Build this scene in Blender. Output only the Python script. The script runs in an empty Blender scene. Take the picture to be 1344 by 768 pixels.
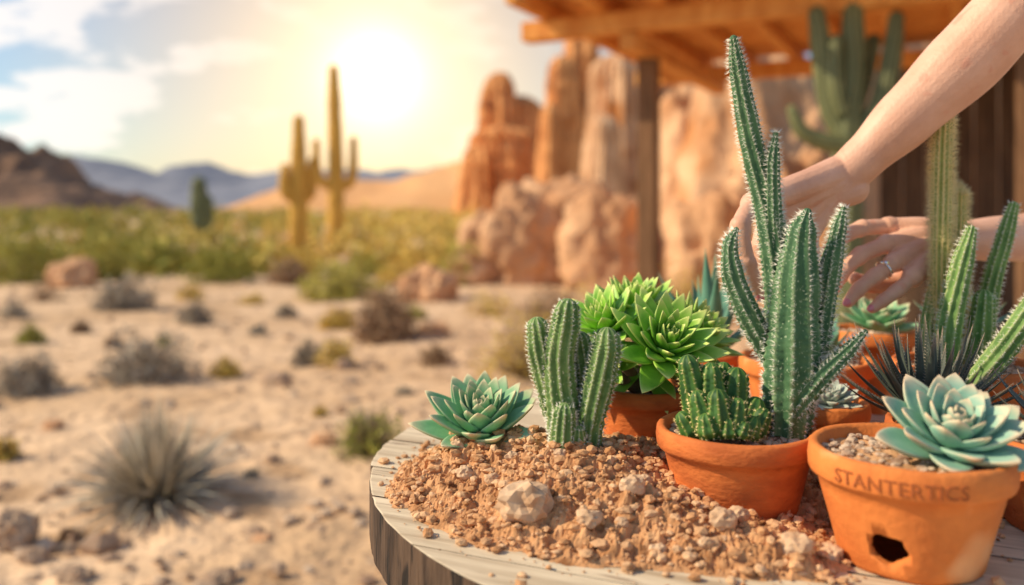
import bpy, math, random, bmesh
from mathutils import Vector, Matrix, noise
rnd = random.Random(11)
scene = bpy.context.scene
TAU = math.tau
EYE = 1.06
# measured bearings (1120 units focal) -> world metres; each thing stands at its own true distance d
def S(u, v, d):
    return Vector(((u-672)*d/1120.0, d, EYE+(275-v)*d/1120.0))

# ---------------------------------------------------------------- mesh helpers
class MB:
    def __init__(s): s.v=[]; s.f=[]; s.m=[]; s.a=[]
    def add(s, vs, fs, mi=0, at=None):
        o=len(s.v); s.v.extend([tuple(p) for p in vs])
        s.f.extend([tuple(i+o for i in f) for f in fs]); s.m.extend([mi]*len(fs))
        s.a.extend(at if at is not None else [0.5]*len(vs))
    def box(s, c, d, M=None, mi=0, at=.5):
        vs=[]
        for x in(-.5,.5):
            for y in(-.5,.5):
                for z in(-.5,.5):
                    p=Vector((x*d[0],y*d[1],z*d[2]))
                    if M is not None: p=M@p
                    vs.append(p+Vector(c))
        s.add(vs,[(0,1,3,2),(4,6,7,5),(0,4,5,1),(2,3,7,6),(0,2,6,4),(1,5,7,3)],mi,[at]*8)

def mkobj(name, mb, mats, smooth=True, parent=None, bevel=0):
    xs=[p[0] for p in mb.v]; ys=[p[1] for p in mb.v]; zs=[p[2] for p in mb.v]
    o=Vector(((min(xs)+max(xs))/2,(min(ys)+max(ys))/2,min(zs)))
    me=bpy.data.meshes.new(name)
    me.from_pydata([(p[0]-o.x,p[1]-o.y,p[2]-o.z) for p in mb.v],[],mb.f)
    for m in mats: me.materials.append(m)
    me.polygons.foreach_set('material_index',mb.m)
    me.polygons.foreach_set('use_smooth',[smooth]*len(mb.f))
    a=me.attributes.new('mask','FLOAT','POINT'); a.data.foreach_set('value',mb.a)
    me.update()
    ob=bpy.data.objects.new(name,me); scene.collection.objects.link(ob)
    if parent is not None:
        ob.parent=parent; ob.location=o-parent.location
    else: ob.location=o
    if bevel:
        b=ob.modifiers.new('bevel','BEVEL'); b.width=bevel; b.segments=2; b.limit_method='ANGLE'
    return ob
def empty(name, loc):
    e=bpy.data.objects.new(name,None); e.location=loc; e.empty_display_size=.1
    scene.collection.objects.link(e); return e

def catmull(pts, n):
    P=[pts[0]]+list(pts)+[pts[-1]]
    segs=len(pts)-1; out=[]
    for k in range(n):
        t=k/(n-1)*segs; i=min(int(t),segs-1); u=t-i
        p0,p1,p2,p3=P[i][0],P[i+1][0],P[i+2][0],P[i+3][0]
        q=.5*((2*p1)+(p2-p0)*u+(2*p0-5*p1+4*p2-p3)*u*u+(3*p1-p0-3*p2+p3)*u*u*u)
        r1,r2=P[i+1][1],P[i+2][1]; s=u*u*(3-2*u)
        out.append((q,r1+(r2-r1)*s))
    return out
def frames(path):
    fr=[]; prev=None
    for i in range(len(path)):
        a=path[max(i-1,0)][0]; b=path[min(i+1,len(path)-1)][0]
        t=(b-a).normalized()
        if prev is None:
            x=Vector((1,0.1,0)); x=(x-t*x.dot(t)).normalized()
        else:
            x=(prev-t*prev.dot(t)).normalized()
        prev=x; fr.append((t,x,t.cross(x)))
    return fr
def plen(path): return sum((path[i+1][0]-path[i][0]).length for i in range(len(path)-1))

def spike(mb,p,d,L,w,mi,at=.5):
    d=d.normalized(); a=d.orthogonal().normalized(); b=d.cross(a)
    mb.add([p+a*w,p-a*w*.5+b*w*.87,p-a*w*.5-b*w*.87,p+d*L],[(0,1,3),(1,2,3),(2,0,3)],mi,[at]*4)

def column(mb, pts, ribs=9, depth=.22, seg=5, ring=.0035, bump=.05, spacing=.009, spL=.006, spN=3, spW=.00035, start=.0, roundtip=True, mi=0, smi=1, jit=.03, phase=0, tuft_=0):
    path=catmull(pts,24); L=plen(path)
    n=max(8,int(L/ring)); path=catmull(pts,n)
    r_end=path[-1][1]
    acc=0; s=[0]
    for i in range(1,n): acc+=(path[i][0]-path[i-1][0]).length; s.append(acc)
    L=acc
    tl=max(r_end*1.1,.0005) if roundtip else r_end
    fr=frames(path); N=ribs*seg
    tipc=path[-1][0]; tdir=fr[-1][0]
    rings=[(path[i][0],path[i][1],s[i],fr[i]) for i in range(n)]
    for k in range(1,6):
        a=k/6*math.pi/2
        rings.append((tipc+tdir*math.sin(a)*tl,r_end*math.cos(a),L+math.sin(a)*tl,fr[-1]))
    vs=[];fs=[];at=[]
    sd=rnd.random()*50
    for (c,r,ss,(t,x,y)) in rings:
        for k in range(N):
            th=k/N*TAU+phase+ .25*math.sin(ss*9+sd)
            cc=.5+.5*math.cos(k/N*TAU*ribs)
            rr=r*(1-depth+depth*cc**.7)
            rr*=1+bump*cc*math.sin(TAU*ss/spacing+ (int(k/seg+.5)%2)*math.pi)
            rr*=1+jit*noise.noise(Vector((math.cos(th)*1.5+sd,math.sin(th)*1.5,ss*45)))*2
            vs.append(c+(x*math.cos(th)+y*math.sin(th))*rr); at.append(cc)
    m=len(rings)
    for i in range(m-1):
        for k in range(N):
            k2=(k+1)%N
            fs.append((i*N+k,i*N+k2,(i+1)*N+k2,(i+1)*N+k))
    vs.append(tipc+tdir*tl); at.append(1)
    for k in range(N): fs.append(((m-1)*N+k,(m-1)*N+(k+1)%N,len(vs)-1))
    mb.add(vs,fs,mi,at)
    if spN:
        d=start+spacing*.25; idx=0
        while d<L+tl*.8:
            while idx<m-1 and rings[idx+1][2]<d: idx+=1
            c,r,ss,(t,x,y)=rings[idx]
            for k in range(ribs):
                th=k/ribs*TAU+phase+.25*math.sin(ss*9+sd)
                dd=x*math.cos(th)+y*math.sin(th)
                p=c+dd*r*.98
                tipf=max(0,(ss-L)/max(tl,1e-4))
                for q in range(spN):
                    e=dd*(1-.6*tipf)+t*(rnd.uniform(-.7,.9)+tipf)+t.cross(dd)*rnd.uniform(-.8,.8)
                    spike(mb,p,e,spL*rnd.uniform(.5,1.2),spW,smi,rnd.random())
            d+=spacing*rnd.uniform(.85,1.15)
        for q in range(tuft_):
            a=rnd.random()*TAU; rad=(fr[-1][1]*math.cos(a)+fr[-1][2]*math.sin(a)); e=rnd.uniform(-.3,1)
            spike(mb,tipc+rad*r_end*.8*(1-max(0,e)*.7)+tdir*tl*e,rad*(1-max(0,e))+tdir*rnd.uniform(.3,1.2),spL*rnd.uniform(.5,1.2),spW,smi,1)
    return rings

def leaf(mb, base, axis, up, L, W, T, cup=.25, curl=.3, nu=13, nv=7, mi=0, point=.5, belly=.62):
    axis=axis.normalized(); side=axis.cross(up).normalized(); up=side.cross(axis).normalized()
    vs=[];at=[];fs=[]
    ring=2*nv; bend=rnd.uniform(-.05,.05); tone=rnd.uniform(-.05,.12)
    for i in range(nu+1):
        u=i/nu
        if u<belly: w=.45+.55*math.sin(u/belly*math.pi/2)
        else:
            q=(u-belly)/(1-belly); w=(max(0,1-q**1.45))**(.62+.5*point)
        w=max(w,.02)
        th=T*(.35+.65*w)*(1-.45*u) if u<.999 else .0003
        c=base+axis*(L*u*(1-.12*curl*u))+up*(L*curl*u*u*.55)+side*(bend*L*u*u)
        for k in range(ring):
            a=k/ring*TAU
            x=math.cos(a); y=math.sin(a)
            off=(cup*W*w*(x*x))
            yy=y*th*(1 if y<0 else .55)
            vs.append(c+side*(x*W*w)+up*(yy+off)); 
            at.append(min(1,max(0,tone+(u**7)*1.1+ (abs(x)**10)*.38*min(1,u*1.6))))
    for i in range(nu):
        for k in range(ring):
            k2=(k+1)%ring
            fs.append((i*ring+k,(i+1)*ring+k,(i+1)*ring+k2,i*ring+k2))
    fs.append(tuple(range(ring))); fs.append(tuple((nu)*ring+k for k in reversed(range(ring))))
    mb.add(vs,fs,mi,at)

def rosette(mb, c, axis, R, n=38, W=.34, T=.09, e0=8, e1=82, small=.28, cup=.25, curl=.35, point=.5, belly=.62, mi=0, jit=.06, ep=1.05):
    axis=Vector(axis).normalized(); X=axis.orthogonal().normalized(); Y=axis.cross(X)
    for i in range(n):
        f=i/(n-1)
        a=i*2.39996+rnd.uniform(-.08,.08)
        el=math.radians(e0+(e1-e0)*f**ep+rnd.uniform(-4,4))
        L=R*(1-(1-small)*f**1.15)*(1+rnd.uniform(-jit,jit))
        rad=X*math.cos(a)+Y*math.sin(a)
        d=rad*math.cos(el)+axis*math.sin(el)
        up=axis*math.cos(el)-rad*math.sin(el)
        b=c+rad*R*.07*(1-f)+axis*R*(.02+.20*f)
        leaf(mb,b,d,up,L,L*W*(1+.12*f),L*T,cup,curl*(1-.3*f),point=point,belly=belly,mi=mi)

def ico_template(sub):
    bm=bmesh.new(); bmesh.ops.create_icosphere(bm,subdivisions=sub,radius=1)
    bm.verts.ensure_lookup_table()
    v=[p.co.copy() for p in bm.verts]; f=[tuple(q.index for q in fc.verts) for fc in bm.faces]
    bm.free(); return v,f
I1=ico_template(1); I2=ico_template(2); I3=ico_template(3); I4=ico_template(4); I5=ico_template(5)
def chunk(mb,p,s,mi=0,flat=.75,T=I1,at=None):
    v,f=T
    R=Matrix.Rotation(rnd.random()*TAU,3,'Z')@Matrix.Rotation(rnd.random()*TAU,3,'X')
    sx,sy,sz=rnd.uniform(.7,1.2),rnd.uniform(.7,1.2),rnd.uniform(.5,1)*flat
    a=rnd.random() if at is None else at
    vs=[]
    for q in v:
        w=R@(q*rnd.uniform(.75,1.15))
        vs.append(Vector((w.x*sx,w.y*sy,w.z*sz))*s+p)
    mb.add(vs,f,mi,[a]*len(vs))
def boulder(mb,c,size,seed,T=I5,amp=.28,freq=1.3,mi=0,strata=0.0):
    v,f=T; vs=[];at=[]
    for q in v:
        o=Vector((seed*7.3,seed*3.1,seed))
        n=noise.fractal(q*freq+o,.7,2.1,6)
        rid=abs(noise.noise(q*freq*2.2+o*2))
        d=1+amp*n-.5*amp*(1-min(1,rid*6))*.5
        d+=strata*math.sin((q.z*size[2])*9+n*4)
        m=max(abs(q.x),abs(q.y),abs(q.z)); d*=.86+.14/m
        vs.append(Vector((q.x*size[0],q.y*size[1],q.z*size[2]))*d+Vector(c)); at.append(.5+n*.5)
    mb.add(vs,f,mi,at)

# ---------------------------------------------------------------- materials
def mat(name,c1,c2,scale=20,rough=.7,bump=.3,bscale=None,bdist=.002,mcol=None,mlo=0,mhi=1,detail=4,stretch=None,rot=None,spec=.4,speck=None,coord='Object'):
    m=bpy.data.materials.new(name); m.use_nodes=True; nt=m.node_tree; N=nt.nodes; L=nt.links
    b=N['Principled BSDF']; b.inputs['Roughness'].default_value=rough
    b.inputs['Specular IOR Level'].default_value=spec
    tc=N.new('ShaderNodeTexCoord'); src=tc.outputs[coord]
    if stretch or rot:
        if rot: 
            m0=N.new('ShaderNodeMapping'); m0.inputs['Rotation'].default_value=rot; L.new(src,m0.inputs[0]); src=m0.outputs[0]
        if stretch:
            mp=N.new('ShaderNodeMapping'); mp.inputs['Scale'].default_value=stretch; L.new(src,mp.inputs[0]); src=mp.outputs[0]
    n=N.new('ShaderNodeTexNoise'); n.inputs['Scale'].default_value=scale; n.inputs['Detail'].default_value=detail; n.inputs['Roughness'].default_value=.6
    L.new(src,n.inputs['Vector'])
    r=N.new('ShaderNodeValToRGB'); r.color_ramp.elements[0].position=.34; r.color_ramp.elements[1].position=.66
    r.color_ramp.elements[0].color=(*c1,1); r.color_ramp.elements[1].color=(*c2,1)
    L.new(n.outputs['Fac'],r.inputs[0]); col=r.outputs[0]
    if mcol is not None:
        at=N.new('ShaderNodeAttribute'); at.attribute_name='mask'
        mr=N.new('ShaderNodeMapRange'); mr.inputs[1].default_value=mlo; mr.inputs[2].default_value=mhi
        L.new(at.outputs['Fac'],mr.inputs[0])
        mx=N.new('ShaderNodeMix'); mx.data_type='RGBA'; L.new(mr.outputs[0],mx.inputs[0]); L.new(col,mx.inputs[6]); mx.inputs[7].default_value=(*mcol,1)
        col=mx.outputs[2]
    if speck is not None:
        n2=N.new('ShaderNodeTexNoise'); n2.inputs['Scale'].default_value=speck[1]; n2.inputs['Detail'].default_value=2
        L.new(src,n2.inputs['Vector'])
        mr=N.new('ShaderNodeMapRange'); mr.inputs[1].default_value=speck[2]; mr.inputs[2].default_value=speck[2]+.08
        L.new(n2.outputs['Fac'],mr.inputs[0])
        mx=N.new('ShaderNodeMix'); mx.data_type='RGBA'; L.new(mr.outputs[0],mx.inputs[0]); L.new(col,mx.inputs[6]); mx.inputs[7].default_value=(*speck[0],1)
        col=mx.outputs[2]
    L.new(col,b.inputs['Base Color'])
    if bump:
        n3=N.new('ShaderNodeTexNoise'); n3.inputs['Scale'].default_value=bscale or scale*3; n3.inputs['Detail'].default_value=4
        L.new(src,n3.inputs['Vector'])
        bp=N.new('ShaderNodeBump'); bp.inputs['Strength'].default_value=bump; bp.inputs['Distance'].default_value=bdist
        L.new(n3.outputs['Fac'],bp.inputs['Height']); L.new(bp.outputs[0],b.inputs['Normal'])
    return m

M_terra=mat('terracotta',(.60,.155,.030),(.80,.25,.055),14,.8,.7,110,.0024,speck=((.86,.40,.17),11,.59))
M_terra2=mat('terracotta_dark',(.46,.105,.022),(.70,.19,.042),16,.82,.7,110,.0024,speck=((.28,.07,.022),7,.585),stretch=(1,1,2.2))
M_letter=mat('letter_clay',(.32,.085,.02),(.40,.11,.03),30,.9,.2)
M_soil=mat('dry_soil',(.42,.19,.075),(.68,.36,.17),60,.95,.8,260,.002,mcol=(.82,.54,.32),mlo=.35,mhi=1.4,speck=((.25,.10,.035),35,.62))
M_gravel=mat('gravel',(.42,.27,.18),(.68,.50,.36),60,.9,.5,300,.001,mcol=(.24,.12,.07),mlo=.6,mhi=1.1)
M_stone=mat('pale_stone',(.46,.26,.14),(.72,.48,.30),40,.9,.7,120,.002)
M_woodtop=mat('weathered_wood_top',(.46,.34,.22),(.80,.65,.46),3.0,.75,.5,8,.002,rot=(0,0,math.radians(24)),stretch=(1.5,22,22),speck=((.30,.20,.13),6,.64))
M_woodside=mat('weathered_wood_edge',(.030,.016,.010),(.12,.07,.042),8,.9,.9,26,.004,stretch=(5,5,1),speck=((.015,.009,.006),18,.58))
M_cact=mat('sage_green_cactus',(.028,.092,.036),(.075,.17,.068),35,.7,.5,160,.0015,mcol=(.28,.37,.19),mlo=.68,mhi=1.2,speck=((.30,.38,.23),330,.62))
M_cact2=mat('green_cactus',(.055,.13,.025),(.14,.24,.06),40,.7,.5,160,.0015,mcol=(.48,.52,.25),mlo=.60,mhi=1.2,speck=((.46,.48,.25),380,.64))
M_cact3=mat('dark_green_cactus',(.018,.07,.012),(.05,.15,.022),60,.6,.3,200,.001,mcol=(.26,.34,.06),mlo=.62,mhi=1.2)
M_cact4=mat('bright_green_cactus',(.08,.18,.035),(.17,.30,.07),40,.65,.4,160,.001,mcol=(.50,.54,.24),mlo=.60,mhi=1.2,speck=((.48,.50,.26),350,.65))
M_cact5=mat('fuzzy_cactus',(.22,.26,.05),(.38,.40,.10),40,.7,.3,160,.001,mcol=(.80,.64,.28),mlo=.30,mhi=1.0)
M_spw=mat('white_spines',(.84,.79,.66),(.93,.90,.80),10,.6,0)
M_spy=mat('golden_spines',(.88,.68,.28),(.95,.82,.46),10,.6,0)
M_spb=mat('grey_spines',(.40,.32,.25),(.6,.5,.4),10,.6,0)
M_ech=mat('echeveria_leaf',(.14,.36,.17),(.29,.52,.29),22,.62,.2,120,.001,mcol=(.80,.60,.38),mlo=.22,mhi=1.1)
M_ech2=mat('pale_echeveria_leaf',(.20,.40,.29),(.37,.56,.43),22,.65,.2,120,.001,mcol=(.86,.60,.38),mlo=.22,mhi=1.05)
M_ech3=mat('frosted_leaf',(.34,.40,.34),(.50,.56,.48),18,.7,.15,90,.001,mcol=(.66,.60,.52),mlo=.3,mhi=1.15)
M_aeo=mat('bright_succulent_leaf',(.13,.36,.025),(.32,.60,.065),26,.45,.15,90,.001,mcol=(.82,.80,.28),mlo=.15,mhi=1.05)
M_dark=mat('dark_spiky_leaf',(.04,.055,.045),(.11,.13,.10),30,.6,.3,120,.001,mcol=(.38,.26,.18),mlo=.3,mhi=1.1)
M_agv=mat('blue_agave_leaf',(.06,.19,.12),(.13,.30,.20),20,.6,.2,90,.001,mcol=(.40,.34,.18),mlo=.5,mhi=1.2)
M_stem=mat('dry_stem',(.12,.08,.05),(.25,.17,.1),40,.9,0)
M_skin=mat('skin',(.66,.335,.215),(.80,.46,.32),14,.5,.6,280,.0010,speck=((.70,.33,.22),40,.62))
M_nail=mat('nail_polish',(.72,.20,.22),(.78,.26,.26),10,.2,0,spec=.6)
M_silver=mat('silver',(.85,.85,.85),(.95,.95,.95),10,.12,0); M_silver.node_tree.nodes['Principled BSDF'].inputs['Metallic'].default_value=1
M_shirt=mat('linen_shirt',(.45,.42,.36),(.55,.52,.46),40,.9,.4,400,.001)
M_jean=mat('denim',(.05,.08,.14),(.09,.13,.2),60,.9,.4,400,.001)
M_hair=mat('brown_hair',(.05,.025,.012),(.12,.06,.03),30,.6,.6,60,.004,stretch=(6,6,1))
M_eye=mat('eye',(.8,.8,.8),(.85,.85,.85),5,.2,0)
M_pupil=mat('pupil',(.02,.015,.01),(.03,.02,.01),5,.2,0)
M_sand=mat('sand',(.57,.36,.20),(.78,.53,.33),.8,.95,1,7,.07,speck=((.46,.28,.15),2.6,.585))
M_peb=mat('ground_stones',(.38,.24,.15),(.62,.45,.31),3,.9,.6,12,.02,mcol=(.27,.15,.09),mlo=.4,mhi=1.2)
M_rock=mat('red_rock',(.54,.20,.06),(.84,.40,.15),.35,.95,1,1.6,.25,stretch=(1,1,1.4),speck=((.38,.13,.045),.5,.6))
M_rockp=mat('pale_boulder',(.50,.245,.115),(.77,.47,.27),.7,.95,1,3,.10,speck=((.48,.18,.05),.6,.57))
M_mt1=mat('dark_hill',(.08,.045,.035),(.28,.15,.085),.03,.95,.6,.12,4,detail=8)
M_mt2=mat('blue_haze_hill',(.19,.20,.25),(.26,.26,.30),.01,.95,.3,.02,8)  # bluish distance haze put into the base colour
M_mt3=mat('warm_haze_hill',(.68,.33,.13),(.80,.42,.18),.01,.95,.3,.02,8)  # orange haze near the sun painted into the base colour
M_wood=mat('warm_timber',(.62,.23,.045),(.80,.37,.09),4,.8,.5,12,.01,stretch=(3,3,1))
M_post=mat('old_post',(.12,.055,.022),(.26,.13,.06),4,.85,.6,12,.01,stretch=(8,8,.7))
M_wall=mat('dark_timber_wall',(.045,.025,.014),(.12,.07,.04),4,.85,.6,12,.01,stretch=(8,8,.7))
M_sag=mat('glow_tinted_saguaro',(.52,.24,.025),(.70,.36,.045),3,.7,.3,20,.01,mcol=(.94,.56,.12),mlo=.35,mhi=1.05)  # golden glow of the low sun tinted into the base colour
M_sagd=mat('columnar_skin',(.08,.095,.035),(.15,.16,.06),4,.6,.3,20,.01,mcol=(.30,.28,.13),mlo=.5,mhi=1.2)
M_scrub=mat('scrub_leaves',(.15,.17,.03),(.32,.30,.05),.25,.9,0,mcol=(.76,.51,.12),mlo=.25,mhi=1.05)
M_grey=mat('grey_shrub',(.20,.16,.125),(.40,.33,.26),8,.95,0,mcol=(.56,.49,.36),mlo=.3,mhi=1.3)
M_brownsh=mat('brown_shrub',(.19,.10,.05),(.38,.23,.13),8,.95,0,mcol=(.50,.34,.20),mlo=.3,mhi=1.3)
M_yel=mat('yellow_shrub',(.48,.30,.045),(.70,.48,.09),8,.95,0,mcol=(.76,.57,.16),mlo=.3,mhi=1.3)
M_grn=mat('green_shrub',(.17,.20,.025),(.34,.33,.05),8,.95,0,mcol=(.58,.48,.11),mlo=.3,mhi=1.2)
M_blade=mat('dry_blade',(.30,.24,.17),(.60,.50,.36),12,.8,0,mcol=(.84,.75,.59),mlo=.25,mhi=1.1)

# ---------------------------------------------------------------- ground
def gz(x,y):
    n=noise.fractal(Vector((x*.45,y*.45,3)),.8,2,5)*.06
    n+=noise.fractal(Vector((x*3.1,y*3.1,9)),.8,2,4)*.024
    n+=noise.noise(Vector((x*.02,y*.02,1)))*.5*min(1,max(0,(y-25)/120))
    return n
mb=MB(); NX=300; NY=420
def sx(t): return math.copysign(abs(t)**3.2,t)*3500+t*9
ys=[-8+ (j/NY)*26 + ((j/NY)**5)*4500 for j in range(NY+1)]
for j in range(NY+1):
    for i in range(NX+1):
        x=sx((i/NX)*2-1); y=ys[j]; mb.v.append((x,y,gz(x,y))); mb.a.append(.5)
for j in range(NY):
    for i in range(NX):
        a=j*(NX+1)+i; mb.f.append((a,a+1,a+NX+2,a+NX+1)); mb.m.append(0)
mkobj('ground',mb,[M_sand])

mb=MB()
for i in range(4200):
    y=2.2+rnd.random()**1.9*16; x=rnd.uniform(-.75,.5)*y
    s=.007+.035*rnd.random()**4
    if rnd.random()<.04: s*=2.3
    chunk(mb,Vector((x,y,gz(x,y)+s*.15)),s,T=I1)
mkobj('ground_pebbles',mb,[M_peb],smooth=False)

def rock(name,u,v,wpx,hpx,m,seed,amp=.3,d=None,dy=None):
    if d is None: d=EYE*1120/(v-275)
    k=d/1120; x=(u-672)*k; w=wpx*k/2; h=hpx*k
    mb=MB(); boulder(mb,(x,d,gz(x,d)+h*.35),(w,(dy or w*.8),h*.68),seed,T=I4,amp=amp,freq=1.7)
    return mkobj(name,mb,[m],False)
rock('ground_rock',18,705,60,40,M_peb,3); rock('ground_rock',45,722,36,18,M_peb,4)
rock('ground_rock',95,378,60,34,M_rockp,5); rock('ground_rock',560,392,80,42,M_rockp,6)
rock('ground_rock',615,372,70,38,M_rockp,7); rock('ground_rock',100,748,44,20,M_peb,8)
rock('ground_rock',380,335,34,24,M_rockp,9); rock('ground_rock',425,580,34,14,M_rockp,10); rock('ground_rock',570,440,40,16,M_rockp,12)
rock('ground_rock',290,752,40,18,M_peb,13); rock('ground_rock',345,700,26,10,M_rockp,14); rock('ground_rock',70,560,24,10,M_rockp,15)

# ---------------------------------------------------------------- mountains
def range_(name,x0,x1,d,depth,prof,m,seed,rough=.25,nx=160,ny=40,fr=.02):
    mb=MB()
    for j in range(ny+1):
        for i in range(nx+1):
            t=i/nx; x=x0+(x1-x0)*t; y=d+depth*j/ny
            p=prof[-1][1]
            for k in range(len(prof)-1):
                if prof[k][0]<=t<=prof[k+1][0]:
                    q=(t-prof[k][0])/(prof[k+1][0]-prof[k][0]); q=q*q*(3-2*q); p=prof[k][1]*(1-q)+prof[k+1][1]*q
            w=math.sin(min(1,(j/ny)*1.0)*math.pi)**.8
            nn=noise.fractal(Vector((x*fr+seed,y*fr,seed)),.8,2.1,7)
            rg=1-abs(noise.noise(Vector((x*fr*1.5+seed,y*fr*1.5,2))))
            z=p*w*(1+rough*nn*1.3)*(.75+.25*rg)-1
            mb.v.append((x,y,z)); mb.a.append(.5)
    for j in range(ny):
        for i in range(nx):
            a=j*(nx+1)+i; mb.f.append((a,a+1,a+nx+2,a+nx+1)); mb.m.append(0)
    return mkobj(name,mb,[m])
range_('rocky_hill',-420,-175,330,180,[(0,34),(.3,40),(.55,38),(.72,30),(.88,12),(1,0)],M_mt1,3.3,.45,fr=.03)
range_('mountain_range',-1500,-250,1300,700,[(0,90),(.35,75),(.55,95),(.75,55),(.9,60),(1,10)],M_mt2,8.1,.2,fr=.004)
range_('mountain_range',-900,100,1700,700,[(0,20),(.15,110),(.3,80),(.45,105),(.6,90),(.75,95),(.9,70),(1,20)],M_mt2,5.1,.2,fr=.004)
range_('haze_tinted_foothills',-340,60,900,400,[(0,0),(.15,30),(.3,46),(.45,42),(.62,56),(.85,74),(1,70)],M_mt3,2.4,.2,fr=.006)

# ---------------------------------------------------------------- buttes
def pillar(mb,x,y,z0,z1,rb,rt,seed,nth=96,nz=80,dyk=1.2):
    vs=[];fs=[];at=[]
    for j in range(nz+1):
        t=j/nz; z=z0+(z1-z0)*t
        r=rb+(rt-rb)*t**.8
        if t>.88: r*=math.sqrt(max(.0,1-((t-.88)/.12)**2))*.97+.03
        for i in range(nth):
            a=i/nth*TAU; c,s=math.cos(a),math.sin(a)
            n=noise.fractal(Vector((c*2.2+seed,s*2.2,z*.04)),.7,2.2,6)
            n2=noise.noise(Vector((c*.8+seed,s*.8,z*.18)))
            st=.05*noise.noise(Vector((seed,0,z*.9)))
            rr=r*(1+.30*n+.16*n2+st)
            vs.append((x+c*rr,y+s*rr*dyk,z)); at.append(.5+n)
    for j in range(nz):
        for i in range(nth):
            k=(i+1)%nth; fs.append((j*nth+i,j*nth+k,(j+1)*nth+k,(j+1)*nth+i))
    fs.append(tuple(nz*nth+i for i in range(nth)))
    mb.add(vs,fs,0,at)
def butte(name,lst,d,seed,m=None):
    mb=MB()
    for i,(u,w,top,wt,dd) in enumerate(lst):
        kk=(d+dd)/1120
        pillar(mb,(u-672)*kk,d+dd,-1,EYE+(275-top)*kk,w*kk/2,wt*kk/2,seed+i*3.7)
    return mkobj(name,mb,[m or M_rock],False)
butte('sandstone_butte',[(660,122,165,76,0),(656,112,94,36,1),(682,84,125,46,3),(628,72,190,34,-3),(704,60,155,44,6)],95,2.0)
butte('sandstone_butte',[(738,62,72,40,0),(763,66,36,44,4),(722,44,135,24,-3),(778,60,70,40,5)],80,9.0)
butte('rock_cliff',[(812,84,70,66,0),(868,100,45,84,2),(930,110,60,90,0),(790,60,150,40,-4)],42,14.0,M_rockp)

for (u,d,w,h,sd,m,nm) in [
    (745,14,150,34,21,M_rockp,'boulder'),(684,12.5,100,22,22,M_rockp,'boulder'),(795,12,110,24,23,M_rockp,'boulder'),(640,15,60,0,32,M_rockp,'boulder'),
    (925,12,130,150,25,M_rockp,'boulder'),(1000,11,180,215,26,M_rockp,'boulder'),(880,13,80,90,33,M_rockp,'boulder'),
    (1130,12,200,240,27,M_rockp,'boulder'),(1260,13,200,230,28,M_rockp,'boulder'),(945,9.0,120,20,29,M_rockp,'boulder'),(1060,8.6,140,70,31,M_rockp,'boulder')]:
    k=d/1120; x=(u-672)*k; hh=(h*k+EYE)
    mb=MB(); boulder(mb,(x,d,hh*.30),(w*k*.56,w*k*.5,hh*.70),sd,amp=.30,freq=1.2,strata=.010)
    mkobj(nm,mb,[m])

# ---------------------------------------------------------------- ramada shelter
O=Vector((0.02,5.66,0)); U=Vector((.888,-.46,0)); V=Vector((.46,.888,0))
RM=Matrix((( U.x,V.x,0),(U.y,V.y,0),(0,0,1)))
def LP(u,v,z): return O+U*u+V*v+Vector((0,0,z))
ram=empty('wooden_ramada',LP(2.5,1.5,0))
mb=MB()
for i in range(22):
    v=-.12+i*.15+.07
    mb.box(LP(2.50+rnd.uniform(-.06,.06),v,2.50+rnd.uniform(0,.012)),(5.20,.142,.03),RM,0)
mkobj('roof_boards',mb,[M_wood],False,ram,.004)
mb=MB()
for i in range(13):
    mb.box(LP(.08+i*.42,1.45+rnd.uniform(-.05,.05),2.425),(.08,3.4,.11),RM,0)
mkobj('rafters',mb,[M_wood],False,ram,.008)
mb=MB()
for v in (.35,2.75): mb.box(LP(2.5,v,2.30),(5.2,.14,.135),RM,0)
mb.box(LP(.68,1.55,2.17),(.12,2.5,.11),RM,0); 
mkobj('beams',mb,[M_wood],False,ram,.01)
mb=MB()
for (u,v) in ((.68,.73),(2.95,.35),(4.9,.35),(4.9,2.75)):
    zt=2.115 if u==.68 else 2.232
    mb.box(LP(u,v,zt/2-.05),(.13,.13,zt+.1),RM,0)
mkobj('posts',mb,[M_post],False,ram,.01)
mb=MB()
for i in range(17):
    mb.box(LP(2.1+i*.18,3.0,1.2),(.172,.04,2.3),RM,0)
mkobj('back_wall',mb,[M_wall],False,ram,.004)

# ---------------------------------------------------------------- saguaros
def big_cactus(name,cols,m,ribs=12):
    mb=MB()
    for c in cols: column(mb,[(S(u,v,d),r) for (u,v,d,r) in c],ribs=ribs,depth=.2,seg=4,ring=.12,bump=0,spacing=.12,spN=0,jit=.02)
    return mkobj(name,mb,[m])
big_cactus('saguaro_cactus',[
  [(440,345,19.8,.19),(441,240,19.8,.19),(439,140,19.8,.165),(438,92,19.8,.12)],
  [(441,244,19.8,.10),(424,240,19.7,.12),(416,226,19.7,.12),(415,187,19.7,.09)],
  [(441,246,19.8,.10),(456,242,19.9,.12),(463,228,19.9,.12),(464,184,19.9,.09)]],M_sag)
big_cactus('saguaro_cactus',[
  [(391,358,15.8,.17),(392,250,15.8,.17),(392,159,15.8,.11)],
  [(391,262,15.8,.09),(378,256,15.7,.11),(373,244,15.7,.11),(374,220,15.7,.08)],
  [(391,264,15.8,.09),(404,258,15.9,.11),(409,244,15.9,.11),(410,212,15.9,.08)]],M_sag)
big_cactus('saguaro_cactus',[[(263,318,30,.32),(262,270,30,.32),(261,242,30,.25)],[(263,300,30,.16),(273,292,30,.16),(275,262,30,.13)]],M_sagd)
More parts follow.
